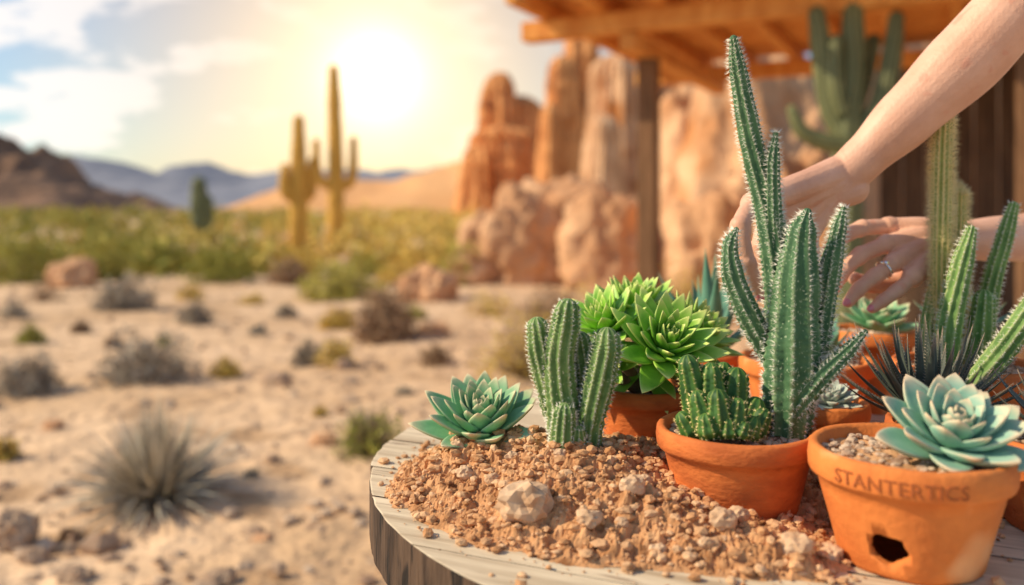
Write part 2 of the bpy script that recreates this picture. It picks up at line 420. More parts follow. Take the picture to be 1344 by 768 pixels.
big_cactus('organ_pipe_cactus',[
  [(1112,500,5,.10),(1112,200,5,.09),(1118,80,5,.075),(1120,12,5,.06)],
  [(1108,180,5,.06),(1090,140,5.02,.07),(1080,80,5.02,.065),(1072,20,5.02,.05)],
  [(1112,190,4.9,.06),(1080,186,4.9,.055),(1052,172,4.9,.045),(1040,145,4.9,.03)],
  [(1118,180,5,.06),(1150,150,4.95,.065),(1168,90,4.95,.06),(1176,25,4.95,.045)],
  [(1116,160,5.1,.05),(1132,110,5.15,.055),(1146,55,5.15,.045)],
  [(1106,150,4.95,.045),(1096,110,4.95,.05),(1097,55,4.95,.04)]],M_sagd,10)

# ---------------------------------------------------------------- shrubs
def blob_leaves(mb,c,w,h,n,ls,mi=0,bias=.5):
    ns=rnd.random()*99
    for i in range(n):
        a=rnd.random()*TAU; e=math.acos(rnd.uniform(0,1)); rr=rnd.random()**.33
        d=Vector((math.cos(a)*math.sin(e),math.sin(a)*math.sin(e),math.cos(e)))
        k=1+.5*noise.noise(d*2.6+Vector((ns,0,0)))
        p=Vector((d.x*w*rr*k,d.y*w*rr*k,d.z*h*rr*k))+c
        t=Vector((rnd.gauss(0,1),rnd.gauss(0,1),rnd.gauss(0,1)+.6)).normalized(); s=t.orthogonal().normalized()
        s=(Matrix.Rotation(rnd.random()*TAU,3,t)@s)
        l=ls*rnd.uniform(.6,1.4)
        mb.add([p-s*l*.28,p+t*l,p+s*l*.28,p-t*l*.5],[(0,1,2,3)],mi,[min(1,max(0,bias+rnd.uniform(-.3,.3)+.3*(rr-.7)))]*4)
def shrub(name,u,v,wpx,hpx,m,n=900,ls=.03,twig=50,bias=.5):
    d=EYE*1120/(v-275); k=d/1120; x=(u-672)*k; w=wpx*k/2; h=hpx*k; z=gz(x,d)
    mb=MB(); b=Vector((x,d,z-.01))
    for i in range(twig*2):
        a=rnd.random()*TAU; e=rnd.uniform(.1,1.4)
        dr=Vector((math.cos(a)*math.cos(e)*w,math.sin(a)*math.cos(e)*w,math.sin(e)*h))
        spike(mb,b,dr,dr.length*rnd.uniform(.8,1.2),.004,1)
    blob_leaves(mb,b,w*.95,h*.9,n,ls,0,bias)
    return mkobj(name,mb,[m,M_stem],False)
shrub('grey_sagebrush',190,500,136,68,M_grey,2600,.022)
shrub('grey_sagebrush',38,512,84,54,M_grey,1600,.022)
shrub('grey_sagebrush',404,478,46,36,M_grey,700,.022)
shrub('yellow_rabbitbrush',441,482,54,40,M_yel,900,.018,50,.8)
shrub('grey_sagebrush',165,408,84,46,M_grey,1800,.035)
shrub('grey_sagebrush',257,424,50,32,M_grey,700,.03)
shrub('yellow_rabbitbrush',296,492,44,28,M_yel,500,.02)
shrub('brown_brush',505,446,92,74,M_brownsh,2600,.03)
shrub('green_brush',484,590,104,70,M_grn,900,.018,90)
shrub('brown_brush',6,598,40,34,M_yel,500,.02)
shrub('yellow_rabbitbrush',445,428,60,30,M_yel,700,.03)
shrub('grey_sagebrush',290,372,90,54,M_grn,1600,.05)
shrub('green_brush',445,392,120,54,M_grn,1800,.045,60,.9)
shrub('green_brush',210,356,90,52,M_grn,1600,.06)
shrub('green_brush',605,372,80,58,M_grn,1500,.05,50,.8)
shrub('green_brush',135,366,64,58,M_grn,1500,.055,50,.95)
shrub('green_brush',30,370,130,76,M_grn,2600,.055,50,.7)
shrub('brown_brush',105,440,30,18,M_brownsh,400,.025); shrub('brown_brush',380,376,60,34,M_brownsh,900,.05)
shrub('yellow_rabbitbrush',40,455,40,26,M_grn,500,.025)
shrub('yellow_rabbitbrush',690,500,150,110,M_yel,1600,.02,90)
shrub('yellow_rabbitbrush',790,470,150,110,M_yel,1800,.025,90)
shrub('yellow_rabbitbrush',900,420,150,80,M_yel,1600,.03,90)
shrub('brown_brush',725,420,110,60,M_brownsh,1500,.03)
for (u,v,w_,h_,m_) in [(60,395,50,28,M_brownsh),(330,400,34,18,M_yel),(340,440,26,14,M_grey),(150,455,24,14,M_brownsh),(215,455,20,12,M_grn),(375,415,30,18,M_grey),(545,415,36,20,M_grn),(420,545,22,14,M_yel),(570,480,40,24,M_brownsh),(20,420,40,24,M_grey),(250,395,40,20,M_yel),(640,410,70,36,M_yel),(520,372,60,34,M_yel),(330,360,60,36,M_grn),(400,362,60,36,M_yel),(480,362,70,38,M_grn),(560,350,80,40,M_yel),(80,350,90,46,M_grn),(260,345,80,40,M_grn),(170,345,80,40,M_grn),(350,345,70,36,M_grn),(330,620,26,14,M_grey),(90,690,30,16,M_brownsh),(530,520,26,14,M_grey)]:
    shrub('brown_brush' if m_ is M_brownsh else 'yellow_rabbitbrush' if m_ is M_yel else 'green_brush' if m_ is M_grn else 'grey_sagebrush',u,v,w_,h_,m_,600 if v<380 else 350,.05 if v<380 else (.03 if v<500 else .014),20,.6)

def tuft(name,u,v,R,n,L0,wid,m):
    d=EYE*1120/(v-275); k=d/1120; x=(u-672)*k; c=Vector((x,d,gz(x,d)))
    mb=MB()
    for i in range(n):
        a=rnd.random()*TAU; e=math.radians(rnd.uniform(4,88)); L=L0*rnd.uniform(.5,1.12)
        dr=Vector((math.cos(a)*math.cos(e),math.sin(a)*math.cos(e),math.sin(e)))
        s=dr.cross(Vector((0,0,1))).normalized()*wid; up=s.cross(dr).normalized()*wid*.5
        b=c+Vector((dr.x,dr.y,.1))*.05
        droop=Vector((0,0,-1))*L*.22*math.cos(e)
        p1=b+dr*L*.5+droop*.2; p2=b+dr*L+droop; bb=rnd.random()
        mb.add([b-s,b+s,b+up,p1-s*.8,p1+s*.8,p1+up,p2],[(0,1,4,3),(1,2,5,4),(2,0,3,5),(3,4,6),(4,5,6),(5,3,6)],0,[bb*.3]*3+[bb*.8]*3+[bb])
    return mkobj(name,mb,[m],False)
tuft('dry_yucca',205,645,.3,900,.38,.0062,M_blade)
tuft('dry_grass_tuft',470,560,.1,60,.13,.003,M_blade)

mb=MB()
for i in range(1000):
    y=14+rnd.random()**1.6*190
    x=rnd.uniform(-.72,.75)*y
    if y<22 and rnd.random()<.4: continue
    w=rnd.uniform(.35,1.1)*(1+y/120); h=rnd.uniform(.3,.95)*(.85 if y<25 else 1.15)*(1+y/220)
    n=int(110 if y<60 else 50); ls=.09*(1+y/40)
    haze_tint=math.exp(-((x/y+.10)/.20)**2)  # warm haze around the sun's bearing, put into leaf colour as gold
    blob_leaves(mb,Vector((x,y,gz(x,y)-.05)),w,h,n,ls,0,rnd.uniform(.0,.6)+.65*haze_tint)
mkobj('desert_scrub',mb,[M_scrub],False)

# ---------------------------------------------------------------- table
TC=Vector((.328,1.06,0)); TR=.50; TZ=.75; TH=.064
tab=empty('round_wooden_table',(TC.x,TC.y,0))
ang=math.radians(-24); tu=Vector((math.cos(ang),math.sin(ang),0)); tw=Vector((-math.sin(ang),math.cos(ang),0))
mb=MB(); w=-TR+.004; wid=[.08,.10,.09,.11,.095,.085,.1,.09,.105]
pi=0
while w<TR-.01:
    w1=min(w+wid[pi%9],TR-.003); pi+=1
    ww0,ww1=w+.0009,w1-.0009; out=[]
    K=16
    rj=TR+rnd.uniform(-.003,.003)
    for i in range(K+1):
        q=ww0+(ww1-ww0)*i/K; out.append((math.sqrt(max(1e-6,rj*rj-q*q))+.0015*noise.noise(Vector((q*60,1,0))),q))
    for i in range(K+1):
        q=ww1+(ww0-ww1)*i/K; out.append((-math.sqrt(max(1e-6,rj*rj-q*q))+.0022*noise.noise(Vector((q*60,5,0))),q))
    dz=rnd.uniform(-.0008,.0004)
    top=[TC+tu*a+tw*b+Vector((0,0,TZ+dz)) for a,b in out]; bot=[p-Vector((0,0,TH+dz)) for p in top]
    n=len(out); b0=rnd.random()
    mb.add(top+bot,[tuple(range(n))],0,[b0]*(2*n))
    o=len(mb.v)-2*n
    mb.f.append(tuple(o+n+i for i in reversed(range(n)))); mb.m.append(1)
    for i in range(n):
        j=(i+1)%n; mb.f.append((o+i,o+n+i,o+n+j,o+j)); mb.m.append(1)
    w=w1
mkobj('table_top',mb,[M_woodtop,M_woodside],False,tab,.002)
mb=MB()
for a in range(4):
    q=a*math.pi/2+.6; c=TC+Vector((math.cos(q)*.3,math.sin(q)*.3,.343)); mb.box(c,(.07,.07,.71),None,0)
mb.box(TC+Vector((0,0,.663)),(.5,.06,.04),Matrix.Rotation(.6,3,'Z')); mb.box(TC+Vector((0,0,.622)),(.5,.06,.04),Matrix.Rotation(.6+math.pi/2,3,'Z'))
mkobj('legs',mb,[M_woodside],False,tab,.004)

# ---------------------------------------------------------------- soil heap
G=[(.065,.94,.080,.080,.050),(-.035,1.00,.058,.065,.038),(.15,.80,.075,.042,.028),(.235,.748,.045,.026,.022),(.03,.85,.05,.042,.024),(.33,.95,.09,.08,.03),(-.075,.94,.035,.05,.014),(.2,1.0,.08,.09,.03),(.42,1.0,.08,.06,.02),(.12,.87,.05,.05,.012)]
def sh(x,y):
    h=0
    for gx,gy,sxx,syy,a in G: h+=a*math.exp(-.5*(((x-gx)/sxx)**2+((y-gy)/syy)**2))
    h=h-.011+.006*noise.noise(Vector((x*22,y*22,0)))+.003*noise.noise(Vector((x*60,y*60,7)))
    if h>0: h+= min(1,h/.006)*(.0085*noise.fractal(Vector((x*70,y*70,4)),.6,2.2,5)+.004*abs(noise.noise(Vector((x*160,y*160,1)))))
    return h
heap=MB(); st=.0026; x0,x1,y0,y1=-.17,.52,.66,1.22
nx=int((x1-x0)/st); ny=int((y1-y0)/st); H={}; idx={}
for j in range(ny+1):
    for i in range(nx+1): H[i,j]=sh(x0+i*st,y0+j*st)
def vid(i,j):
    if (i,j) not in idx:
        idx[i,j]=len(heap.v); heap.v.append((x0+i*st,y0+j*st,TZ+max(H[i,j],-.003))); heap.a.append(.3+.3*noise.noise(Vector((i*.3,j*.3,0))))
    return idx[i,j]
for j in range(ny):
    for i in range(nx):
        if max(H[i,j],H[i+1,j],H[i,j+1],H[i+1,j+1])>0 and (Vector((x0+i*st,y0+j*st,0))-TC).length<TR-.01:
            heap.f.append((vid(i,j),vid(i+1,j),vid(i+1,j+1),vid(i,j+1))); heap.m.append(0)
cnt=0
while cnt<9000:
    x=rnd.uniform(x0,x1); y=rnd.uniform(y0,y1); h=sh(x,y)
    if (Vector((x,y,0))-TC).length>TR-.012: continue
    if h<-.0085 or (h<0 and rnd.random()<.85): continue
    s=.0010+.0070*rnd.random()**4.2
    chunk(heap,Vector((x,y,TZ+max(h,0)+s*.35)),s); cnt+=1
mkobj('soil_heap',heap,[M_soil],False)
mb=MB()
for (x,y,s) in [(.013,.808,.025),(.115,.815,.012),(.19,.765,.013),(.245,.735,.014),(-.05,.90,.009),(.07,.78,.011),(.16,.83,.009),(.09,.875,.009),(.28,.75,.011),(.13,.755,.008),(-.02,.88,.008),(.21,.79,.010),(.05,.88,.007),(-.06,.95,.008),(.10,.78,.006),(.17,.745,.007),(.0,.91,.007),(.13,.84,.008)]:
    h=max(sh(x,y),0)
    boulder(mb,(x,y,TZ+h+s*.45),(s,s*.8,s*.78),x*40+3,T=I3,amp=.34,freq=1.3)
mkobj('stone',mb,[M_stone],False)

# ---------------------------------------------------------------- pots
def pot(x,y,R,Hh,rb,m,z=TZ,rim=.022,hole=None,letter=False,gravel=260,seed=1,fill=.012):
    prof=[(0,0),(rb*.96,0),(rb,.003)]
    Rb=R-.0065
    for k in range(1,7): prof.append((rb+(Rb-rb)*k/6,.003+(Hh-rim-.003)*k/6))
    prof+=[(R-.001,Hh-rim+.001),(R+.0003,Hh-rim+.004),(R+.001,Hh-rim*.5),(R,Hh-.003),(R-.002,Hh-.0002),(R-.006,Hh),(R-.0095,Hh-.002),(R-.012,Hh-rim),(rb-.006,.005),(0,.005)]
    n=80; mb=MB(); vs=[];fs=[];rings=[]
    for (r,zz) in prof:
        if r==0: rings.append([len(vs)]); vs.append(Vector((x,y,z+zz)))
        else:
            ids=[]
            for i in range(n):
                a=i/n*TAU
                k=1+.010*noise.noise(Vector((math.cos(a)*1.2+seed,math.sin(a)*1.2,zz*25)))
                ids.append(len(vs)); vs.append(Vector((x+math.cos(a)*r*k,y+math.sin(a)*r*k,z+zz+.0009*noise.noise(Vector((math.cos(a)*2,math.sin(a)*2,seed))))))
            rings.append(ids)
    for a,b in zip(rings[:-1],rings[1:]):
        for i in range(n):
            j=(i+1)%n
            if len(a)==1: fs.append((a[0],b[j],b[i]))
            elif len(b)==1: fs.append((a[i],a[j],b[0]))
            else: fs.append((a[i],a[j],b[j],b[i]))
    mb.add(vs,fs); ob=mkobj('terracotta_pot',mb,[m])
    if hole:
        a,hz,hr=hole; dr=Vector((math.sin(a),-math.cos(a),0))
        cm=MB(); cv,cf=I3
        cen=Vector((x,y,z+hz))+dr*(rb+(R-rb)*hz/Hh)
        cm.add([cen+Vector((p.x*hr,p.y*hr,p.z*hr*.85))*(1+.22*noise.noise(p*2+Vector((seed,0,0)))) for p in cv],cf)
        co=mkobj('cut',cm,[m]); bo=ob.modifiers.new('hole','BOOLEAN'); bo.operation='DIFFERENCE'; bo.object=co; bo.solver='EXACT'
        dg=bpy.context.evaluated_depsgraph_get(); me=bpy.data.meshes.new_from_object(ob.evaluated_get(dg))
        ob.modifiers.clear(); ob.data=me; bpy.data.objects.remove(co)
    sm=MB(); zz=z+Hh-fill; Rr=R-.0095
    rg=14; vs=[Vector((x,y,zz+.004))]; fs=[]
    for r in range(1,rg+1):
        for i in range(36):
            a=i/36*TAU; rr=Rr*r/rg; px,py=x+math.cos(a)*rr,y+math.sin(a)*rr
            vs.append(Vector((px,py,zz+.004*(1-r/rg)+.003*noise.noise(Vector((px*90,py*90,0))))))
    for i in range(36): fs.append((0,1+i,1+(i+1)%36))
    for r in range(rg-1):
        for i in range(36):
            j=(i+1)%36; fs.append((1+r*36+i,1+r*36+j,1+(r+1)*36+j,1+(r+1)*36+i))
    sm.add(vs,fs,0)
    for i in range(gravel):
        a=rnd.random()*TAU; rr=math.sqrt(rnd.random())*(Rr-.004)
        chunk(sm,Vector((x+math.cos(a)*rr,y+math.sin(a)*rr,zz+.003)),rnd.uniform(.0018,.005)*(1.4 if rnd.random()<.2 else 1),1)
    mkobj('potting_gravel',sm,[M_soil,M_gravel],False,ob)
    if letter:
        cu=bpy.data.curves.new('t','FONT'); cu.body='STANTERTICS'; cu.size=.0165; cu.extrude=.0006; cu.align_x='CENTER'; cu.space_character=1.06; cu.resolution_u=3
        to=bpy.data.objects.new('t',cu); scene.collection.objects.link(to)
        dg=bpy.context.evaluated_depsgraph_get(); tm=bpy.data.meshes.new_from_object(to.evaluated_get(dg)); 
        f=Vector((-x,-y,0)).normalized(); t=Vector((-f.y,f.x,0))
        lm=MB(); vs=[]
        for v in tm.vertices:
            ph=v.co.x/R-.10; r=R+.0009+v.co.z
            vs.append(Vector((x,y,z+Hh-rim+.0055+v.co.y))+(f*math.cos(ph)+t*math.sin(ph))*r)
        lm.add(vs,[tuple(p.vertices) for p in tm.polygons]); bpy.data.objects.remove(to)
        mkobj('stamped_lettering',lm,[M_letter],False,ob)
    return ob
pot(.231,.878,.081,.088,.059,M_terra2,seed=1)
pot(.3535,.76,.0845,.100,.060,M_terra,seed=2,rim=.026,hole=(math.radians(-39),.026,.0165),letter=True)
pot(.164,1.05,.064,.095,.046,M_terra2,seed=3,rim=.02)
pot(.420,1.22,.092,.100,.066,M_terra,seed=4)
pot(.56,1.33,.066,.124,.046,M_terra,seed=5)
pot(.69,1.30,.055,.125,.04,M_terra,seed=6)
pot(.575,1.08,.088,.117,.062,M_terra2,seed=7)
pot(.545,.835,.072,.088,.056,M_terra2,seed=8,hole=(math.radians(-55),.030,.0165))
pot(.387,1.05,.05,.075,.036,M_terra,seed=9)
pot(.305,1.31,.042,.09,.03,M_terra2,seed=10)
pot(.46,.945,.043,.08,.032,M_terra2,seed=12)

# ---------------------------------------------------------------- succulents
def C(cols,name,mats,**kw):
    mb=MB()
    for c in cols:
        column(mb,[(S(u,v,d),r) for (u,v,d,r) in c],phase=rnd.random(),**kw)
    return mkobj(name,mb,mats)
C([[(1018,566,.90,.016),(1026,420,.91,.0180),(1011,290,.92,.0155),(987,190,.92,.0130),(970,100,.915,.0095),(963,52,.91,.0045)],
   [(1032,568,.872,.023),(1039,470,.87,.0275),(1045,380,.87,.0235),(1052,310,.87,.015),(1059,280,.87,.005)],
   [(1018,320,.915,.008),(1015,270,.91,.0090),(1014,215,.91,.0078),(1018,176,.91,.003)],
   [(1012,470,.89,.011),(984,415,.885,.0130),(963,365,.885,.0120),(958,325,.885,.0085),(966,302,.885,.003)],
   [(1052,540,.89,.012),(1072,440,.885,.0135),(1088,360,.885,.012),(1100,305,.885,.008),(1107,274,.885,.003)],
   [(1042,540,.86,.010),(1077,496,.85,.0105),(1109,464,.85,.008),(1135,436,.85,.003)]],
  'columnar_cactus',[M_cact,M_spw],ribs=9,depth=.20,spacing=.0048,spL=.0066,spN=8,spW=.00024,bump=.07,ring=.0022,jit=.045)
C([[(747,622,.93,.019),(739,545,.93,.0185),(734,475,.93,.017),(741,430,.93,.0165),(744,410,.93,.014)],
   [(738,570,.94,.012),(722,515,.94,.0145),(711,465,.94,.0155),(706,432,.94,.0125)],
   [(764,618,.92,.017),(776,550,.92,.0155),(787,500,.92,.017),(795,462,.92,.0165),(796,448,.92,.014)],
   [(738,618,.90,.013),(739,580,.90,.0145),(741,545,.90,.012)],
   [(760,590,.95,.012),(768,500,.95,.0135),(762,450,.95,.012)],
   [(757,620,.905,.014),(756,600,.905,.013),(758,570,.90,.009)]],
  'clumping_cactus',[M_cact2,M_spw],ribs=10,depth=.20,spacing=.0046,spL=.0048,spN=8,spW=.00022,bump=.08,ring=.0022,jit=.06)
cl=[]
for (tu_,tv,r,bu,dd) in [(905,474,.014,925,.87),(934,486,.015,938,.865),(966,492,.015,958,.87),(990,528,.013,975,.86),(918,520,.013,930,.845),(942,518,.0125,945,.835),(968,530,.0125,962,.835),(900,545,.012,915,.855),(928,548,.011,932,.83),(955,552,.011,955,.828),(985,552,.012,978,.835),(1000,540,.011,985,.85),(950,480,.011,948,.885),(975,555,.009,970,.826)]:
    cl.append([(bu,574,dd,r*.7),((bu+tu_)/2,(574+tv)/2+4,dd,r*1.1),(tu_,tv+8,dd,r*.85)])
C(cl,'cluster_cactus',[M_cact3,M_spy],ribs=8,depth=.16,spacing=.005,spL=.0034,spN=7,spW=.0003,bump=.09,ring=.002,jit=.05)

mb=MB(); rosette(mb,S(633,580,1.0)+Vector((0,0,.006)),(-.04,-.42,1),.082,n=48,W=.225,T=.09,e0=8,e1=84,small=.42,cup=.22,curl=.26,point=.40,belly=.46,ep=.80)
mkobj('echeveria',mb,[M_ech])
mb=MB(); rosette(mb,Vector((.385,.752,.848)),(.0,-.50,1),.073,n=48,W=.25,T=.10,e0=4,e1=84,small=.32,cup=.22,curl=.30,point=.30,belly=.55,ep=.85)
mkobj('echeveria',mb,[M_ech2])
mb=MB(); rosette(mb,Vector((.565,1.315,.875)),(0,-.35,1),.066,n=32,W=.24,T=.1,e0=8,e1=84,cup=.25,curl=.3,point=.5,belly=.5,ep=.85)
mkobj('echeveria',mb,[M_ech])
mb=MB(); rosette(mb,Vector((.387,1.04,.822)),(0,-.35,1),.040,n=44,W=.22,T=.13,e0=5,e1=82,cup=.3,curl=.3,point=.5,belly=.5)
mkobj('frosted_echeveria',mb,[M_ech3])
mb=MB()
for (c,ax,R) in [((800,440,1.03),(-.45,-.40,1),.072),((868,466,1.00),(.20,-.80,.8),.084),((834,420,1.09),(.0,-.2,1),.076),((904,450,1.05),(.60,-.35,.8),.070),((796,478,1.01),(-.6,-.7,.4),.052)]:
    p=S(*c); rosette(mb,p,ax,R,n=48,W=.18,T=.08,e0=-4,e1=82,small=.40,cup=.22,curl=.25,point=.5,belly=.46,ep=.8)
    b=Vector((.164,1.05,.835)); q=catmull([(b,.008),((b+p)/2+Vector((0,0,-.005)),.007),(p,.008)],8); fr=frames(q)
    vs=[];fs=[]
    for i,((cc,r),(t,xx,yy)) in enumerate(zip(q,fr)):
        for k in range(8): vs.append(cc+(xx*math.cos(k/8*TAU)+yy*math.sin(k/8*TAU))*r)
    for i in range(7):
        for k in range(8): fs.append((i*8+k,i*8+(k+1)%8,(i+1)*8+(k+1)%8,(i+1)*8+k))
    mb.add(vs,fs,1)
for i in range(18):
    a=rnd.uniform(0,TAU); d=Vector((math.cos(a),math.sin(a),rnd.uniform(-.4,.5)))
    leaf(mb,Vector((.164,1.05,.862))+d*.012,d,Vector((0,0,1)),.060,.009,.003,.2,-.4)
mkobj('green_rosette_succulent',mb,[M_aeo,M_stem])

def blades(name,c,n,L,W,e0,e1,m,sp=0,curl=.5,T=.18,jit=.25,spm=M_spb):
    mb=MB()
    for i in range(n):
        f=i/max(1,n-1); a=i*2.39996+rnd.uniform(-.2,.2)
        el=math.radians(e0+(e1-e0)*f+rnd.uniform(-6,6)); l=L*rnd.uniform(1-jit,1+jit*.4)
        rad=Vector((math.cos(a),math.sin(a),0)); d=rad*math.cos(el)+Vector((0,0,math.sin(el))); up=Vector((0,0,math.cos(el)))-rad*math.sin(el)
        leaf(mb,c+rad*.006,d,up,l,W,W*T*2.2,.35,curl*(1-f*.5),point=1.0,belly=.25,nu=12)
        if sp:
            side=d.cross(up).normalized()
            for k in range(int(l/.004)):
                u=k/(l/.004); p=c+rad*.006+d*(l*u*(1-.12*curl*u))+up*(l*curl*(1-f*.5)*u*u*.55)
                ww=W*(1-u)**.7
                for s_ in (-1,1): spike(mb,p+side*s_*ww*.95+up*W*.25,side*s_+d*.4+up*.3,.005*(1.2-u),.00035,1)
    return mkobj(name,mb,[m,spm])
blades('spiny_haworthia',Vector((.46,.945,.828)),60,.118,.0065,0,78,M_dark,1,.5)
blades('blue_agave',Vector((.305,1.31,.838)),11,.155,.015,35,88,M_agv,0,.25)
blades('small_agave',Vector((.45,1.24,.845)),12,.07,.010,20,85,M_agv,0,.3)
blades('small_agave',Vector((.69,1.30,.87)),14,.09,.010,20,85,M_agv,0,.3)
blades('spiny_haworthia',Vector((.545,.835,.835)),36,.085,.007,0,78,M_dark,1,.5)

C([[(1241,500,1.08,.012),(1236,350,1.08,.0125),(1236,220,1.08,.0125),(1238,160,1.08,.0115)],
   [(1262,500,1.10,.011),(1258,350,1.10,.0105),(1258,255,1.10,.0095)]],
  'hairy_columnar_cactus',[M_cact5,M_spy],ribs=12,depth=.18,seg=4,spacing=.0032,spL=.0105,spN=8,spW=.00026,bump=.04,ring=.003,tuft_=800)
C([[(1240,500,1.04,.014),(1246,430,1.04,.0155),(1262,350,1.04,.013),(1274,304,1.04,.007)],
   [(1284,505,1.05,.016),(1287,440,1.05,.0165),(1291,395,1.05,.013)],
   [(1288,470,1.10,.011),(1300,380,1.10,.0125),(1318,315,1.10,.011),(1330,272,1.10,.007)],
   [(1268,515,1.00,.012),(1308,470,.99,.0145),(1344,418,.98,.0135),(1362,385,.98,.009)],
   [(1228,495,1.09,.011),(1220,440,1.09,.0125),(1228,390,1.09,.012),(1238,350,1.09,.008)]],
  'columnar_cactus',[M_cact4,M_spw],ribs=9,depth=.24,spacing=.0052,spL=.0056,spN=6,spW=.00024,bump=.05,ring=.003)

# ---------------------------------------------------------------- person
def tube(mb,pts,n=None,sides=16,flat=1.0):
    path=catmull(pts,20); L=plen(path); n=max(10,int(L/.006)) if n is None else n
    path=catmull(pts,n); fr=frames(path); rings=[]
    c,r=path[0]; t=fr[0][0]
    for k in (5,4,3,2,1): a=k/6*math.pi/2; rings.append((c-t*r*math.sin(a),r*math.cos(a),fr[0]))
    for i in range(n): rings.append((path[i][0],path[i][1],fr[i]))
    c,r=path[-1]; t=fr[-1][0]
    for k in (1,2,3,4,5): a=k/6*math.pi/2; rings.append((c+t*r*math.sin(a),r*math.cos(a),fr[-1]))
    vs=[];fs=[]
    for c,r,(t,x,y) in rings:
        for k in range(sides):
            a=k/sides*TAU; vs.append(c+x*math.cos(a)*r+y*math.sin(a)*r*flat)
    m=len(rings)
    for i in range(m-1):
        for k in range(sides):
            k2=(k+1)%sides; fs.append((i*sides+k,i*sides+k2,(i+1)*sides+k2,(i+1)*sides+k))
    fs.append(tuple(reversed(range(sides)))); fs.append(tuple((m-1)*sides+k for k in range(sides)))
    mb.add(vs,fs)
def fuse(name,mb,mats,parent,vox=.0018,it=8,fac=.5):
    ob=mkobj(name,mb,mats,True,parent)
    r=ob.modifiers.new('r','REMESH'); r.mode='VOXEL'; r.voxel_size=vox
    s=ob.modifiers.new('s','SMOOTH'); s.iterations=it; s.factor=fac
    dg=bpy.context.evaluated_depsgraph_get(); me=bpy.data.meshes.new_from_object(ob.evaluated_get(dg))
    ob.modifiers.clear(); ob.data=me
    me.polygons.foreach_set('use_smooth',[True]*len(me.polygons))
    return ob
person=empty('person',(1.12,1.38,0))
arms=MB(); nails=MB()
def nail(a,b,r,dors):
    t=(b-a).normalized(); dn=(dors-t*dors.dot(t)).normalized(); sd=t.cross(dn)
    c=b+dn*r*.74+t*r*.05
    v,f=I2; nails.add([c+sd*q.x*r*.74+t*q.y*r*1.2+dn*(q.z*r*.30-(q.x**2)*r*.22) for q in v],f)
def finger(js,dors,rb,rt):
    rs=[rb,rb*.95,rb*.84,rt]
    tube(arms,[(p,rs[i]) for i,p in enumerate(js)])
    for i in (1,2): tube(arms,[(js[i]-(js[i+1]-js[i]).normalized()*.003,rs[i]*1.10),(js[i]+(js[i+1]-js[i]).normalized()*.003,rs[i]*1.10)])
    nail(js[-2],js[-1],rt,dors)
# ---- hand holding the tall cactus
W1=S(1108,232,1.09)
dor=Vector((-.5,-.7,.5))
F1=[[(988,268,1.02),(972,300,.99),(981,346,.985),(997,384,1.0)],
    [(1008,288,1.05),(998,328,1.03),(1008,362,1.03),(1022,388,1.04)],
    [(1034,302,1.075),(1030,340,1.07),(1040,366,1.07),(1052,382,1.07)],
    [(1062,306,1.085),(1068,340,1.085),(1076,362,1.085),(1082,378,1.085)]]
for i,f in enumerate(F1):
    js=[S(*p) for p in f]; finger(js,dor,rb=(.0118,.0120,.0114,.0102)[i],rt=(.0084,.0086,.0082,.0072)[i])
    tube(arms,[(W1+Vector((-.006+.005*i,.0,.006-.007*i)),.022),((W1+js[0])/2+Vector((0,0,.004)),.0180),(js[0],.0138)])
    tube(arms,[(js[0]+dor*.002,.0140),(js[0]+dor*.0025+(js[1]-js[0])*.08,.0135)])
tube(arms,[(W1+Vector((0,0,-.005)),.024),(S(1048,285,1.09),.018)])
js=[S(1060,262,1.12),S(1020,300,1.13),S(1010,335,1.11)]
tube(arms,[(W1+Vector((0,.012,-.004)),.020),(js[0],.018),(js[1],.013),(js[2],.010)])
E1=Vector((.640,1.04,1.325)); S1=Vector((.93,1.14,1.40))
tube(arms,[(W1,.0275),(W1.lerp(E1,.12),.029),(W1.lerp(E1,.35),.038),(W1.lerp(E1,.65),.046),(E1,.043),(E1.lerp(S1,.5),.047),(S1,.052)],flat=.92,sides=28)
# ---- hand with the ring
W2=S(1256,316,1.16); dor2=Vector((-.2,-.75,.65))
F2=[[(1168,298,1.16),(1130,300,1.145),(1098,318,1.135),(1076,342,1.13)],
    [(1163,321,1.135),(1128,336,1.12),(1104,361,1.115),(1092,384,1.115)],
    [(1174,345,1.115),(1148,363,1.10),(1127,380,1.095),(1114,396,1.095)],
    [(1198,364,1.10),(1177,382,1.09),(1160,394,1.085),(1145,405,1.085)]]
FJ=[]
for i,f in enumerate(F2):
    js=[S(*p) for p in f]; FJ.append(js); finger(js,dor2,rb=(.0110,.0112,.0107,.0095)[i],rt=(.0078,.0080,.0076,.0066)[i])
    tube(arms,[(W2+Vector((-.008,.010-.009*i,.008-.008*i)),.0215),((W2+js[0])/2+Vector((0,-.002,.005)),.0180),(js[0],.0132)])
    tube(arms,[(js[0]+dor2*.002,.0134),(js[0]+dor2*.0025+(js[1]-js[0])*.08,.0128)])
js=[S(1210,350,1.18),S(1174,372,1.17),S(1146,374,1.16),S(1122,366,1.15)]
tube(arms,[(W2+Vector((-.01,.006,-.01)),.019),(js[0],.018),(js[1],.0138)]); tube(arms,[(js[1],.0132),(js[2],.012),(js[3],.0092)])
E2=Vector((.90,1.34,1.02)); S2=Vector((1.10,1.58,1.38))
tube(arms,[(W2,.0275),(W2.lerp(E2,.35),.036),(W2.lerp(E2,.7),.043),(E2,.043),(E2.lerp(S2,.5),.046),(S2,.052)],flat=.92,sides=28)
fuse('arms_and_hands',arms,[M_skin],person,.0015,4)
mkobj('fingernails',nails,[M_nail],True,person)
rm=MB(); a,b=FJ[2][0],FJ[2][1]; c=a.lerp(b,.55); t=(b-a).normalized(); x=t.orthogonal().normalized(); y=t.cross(x)
vs=[];fs=[]
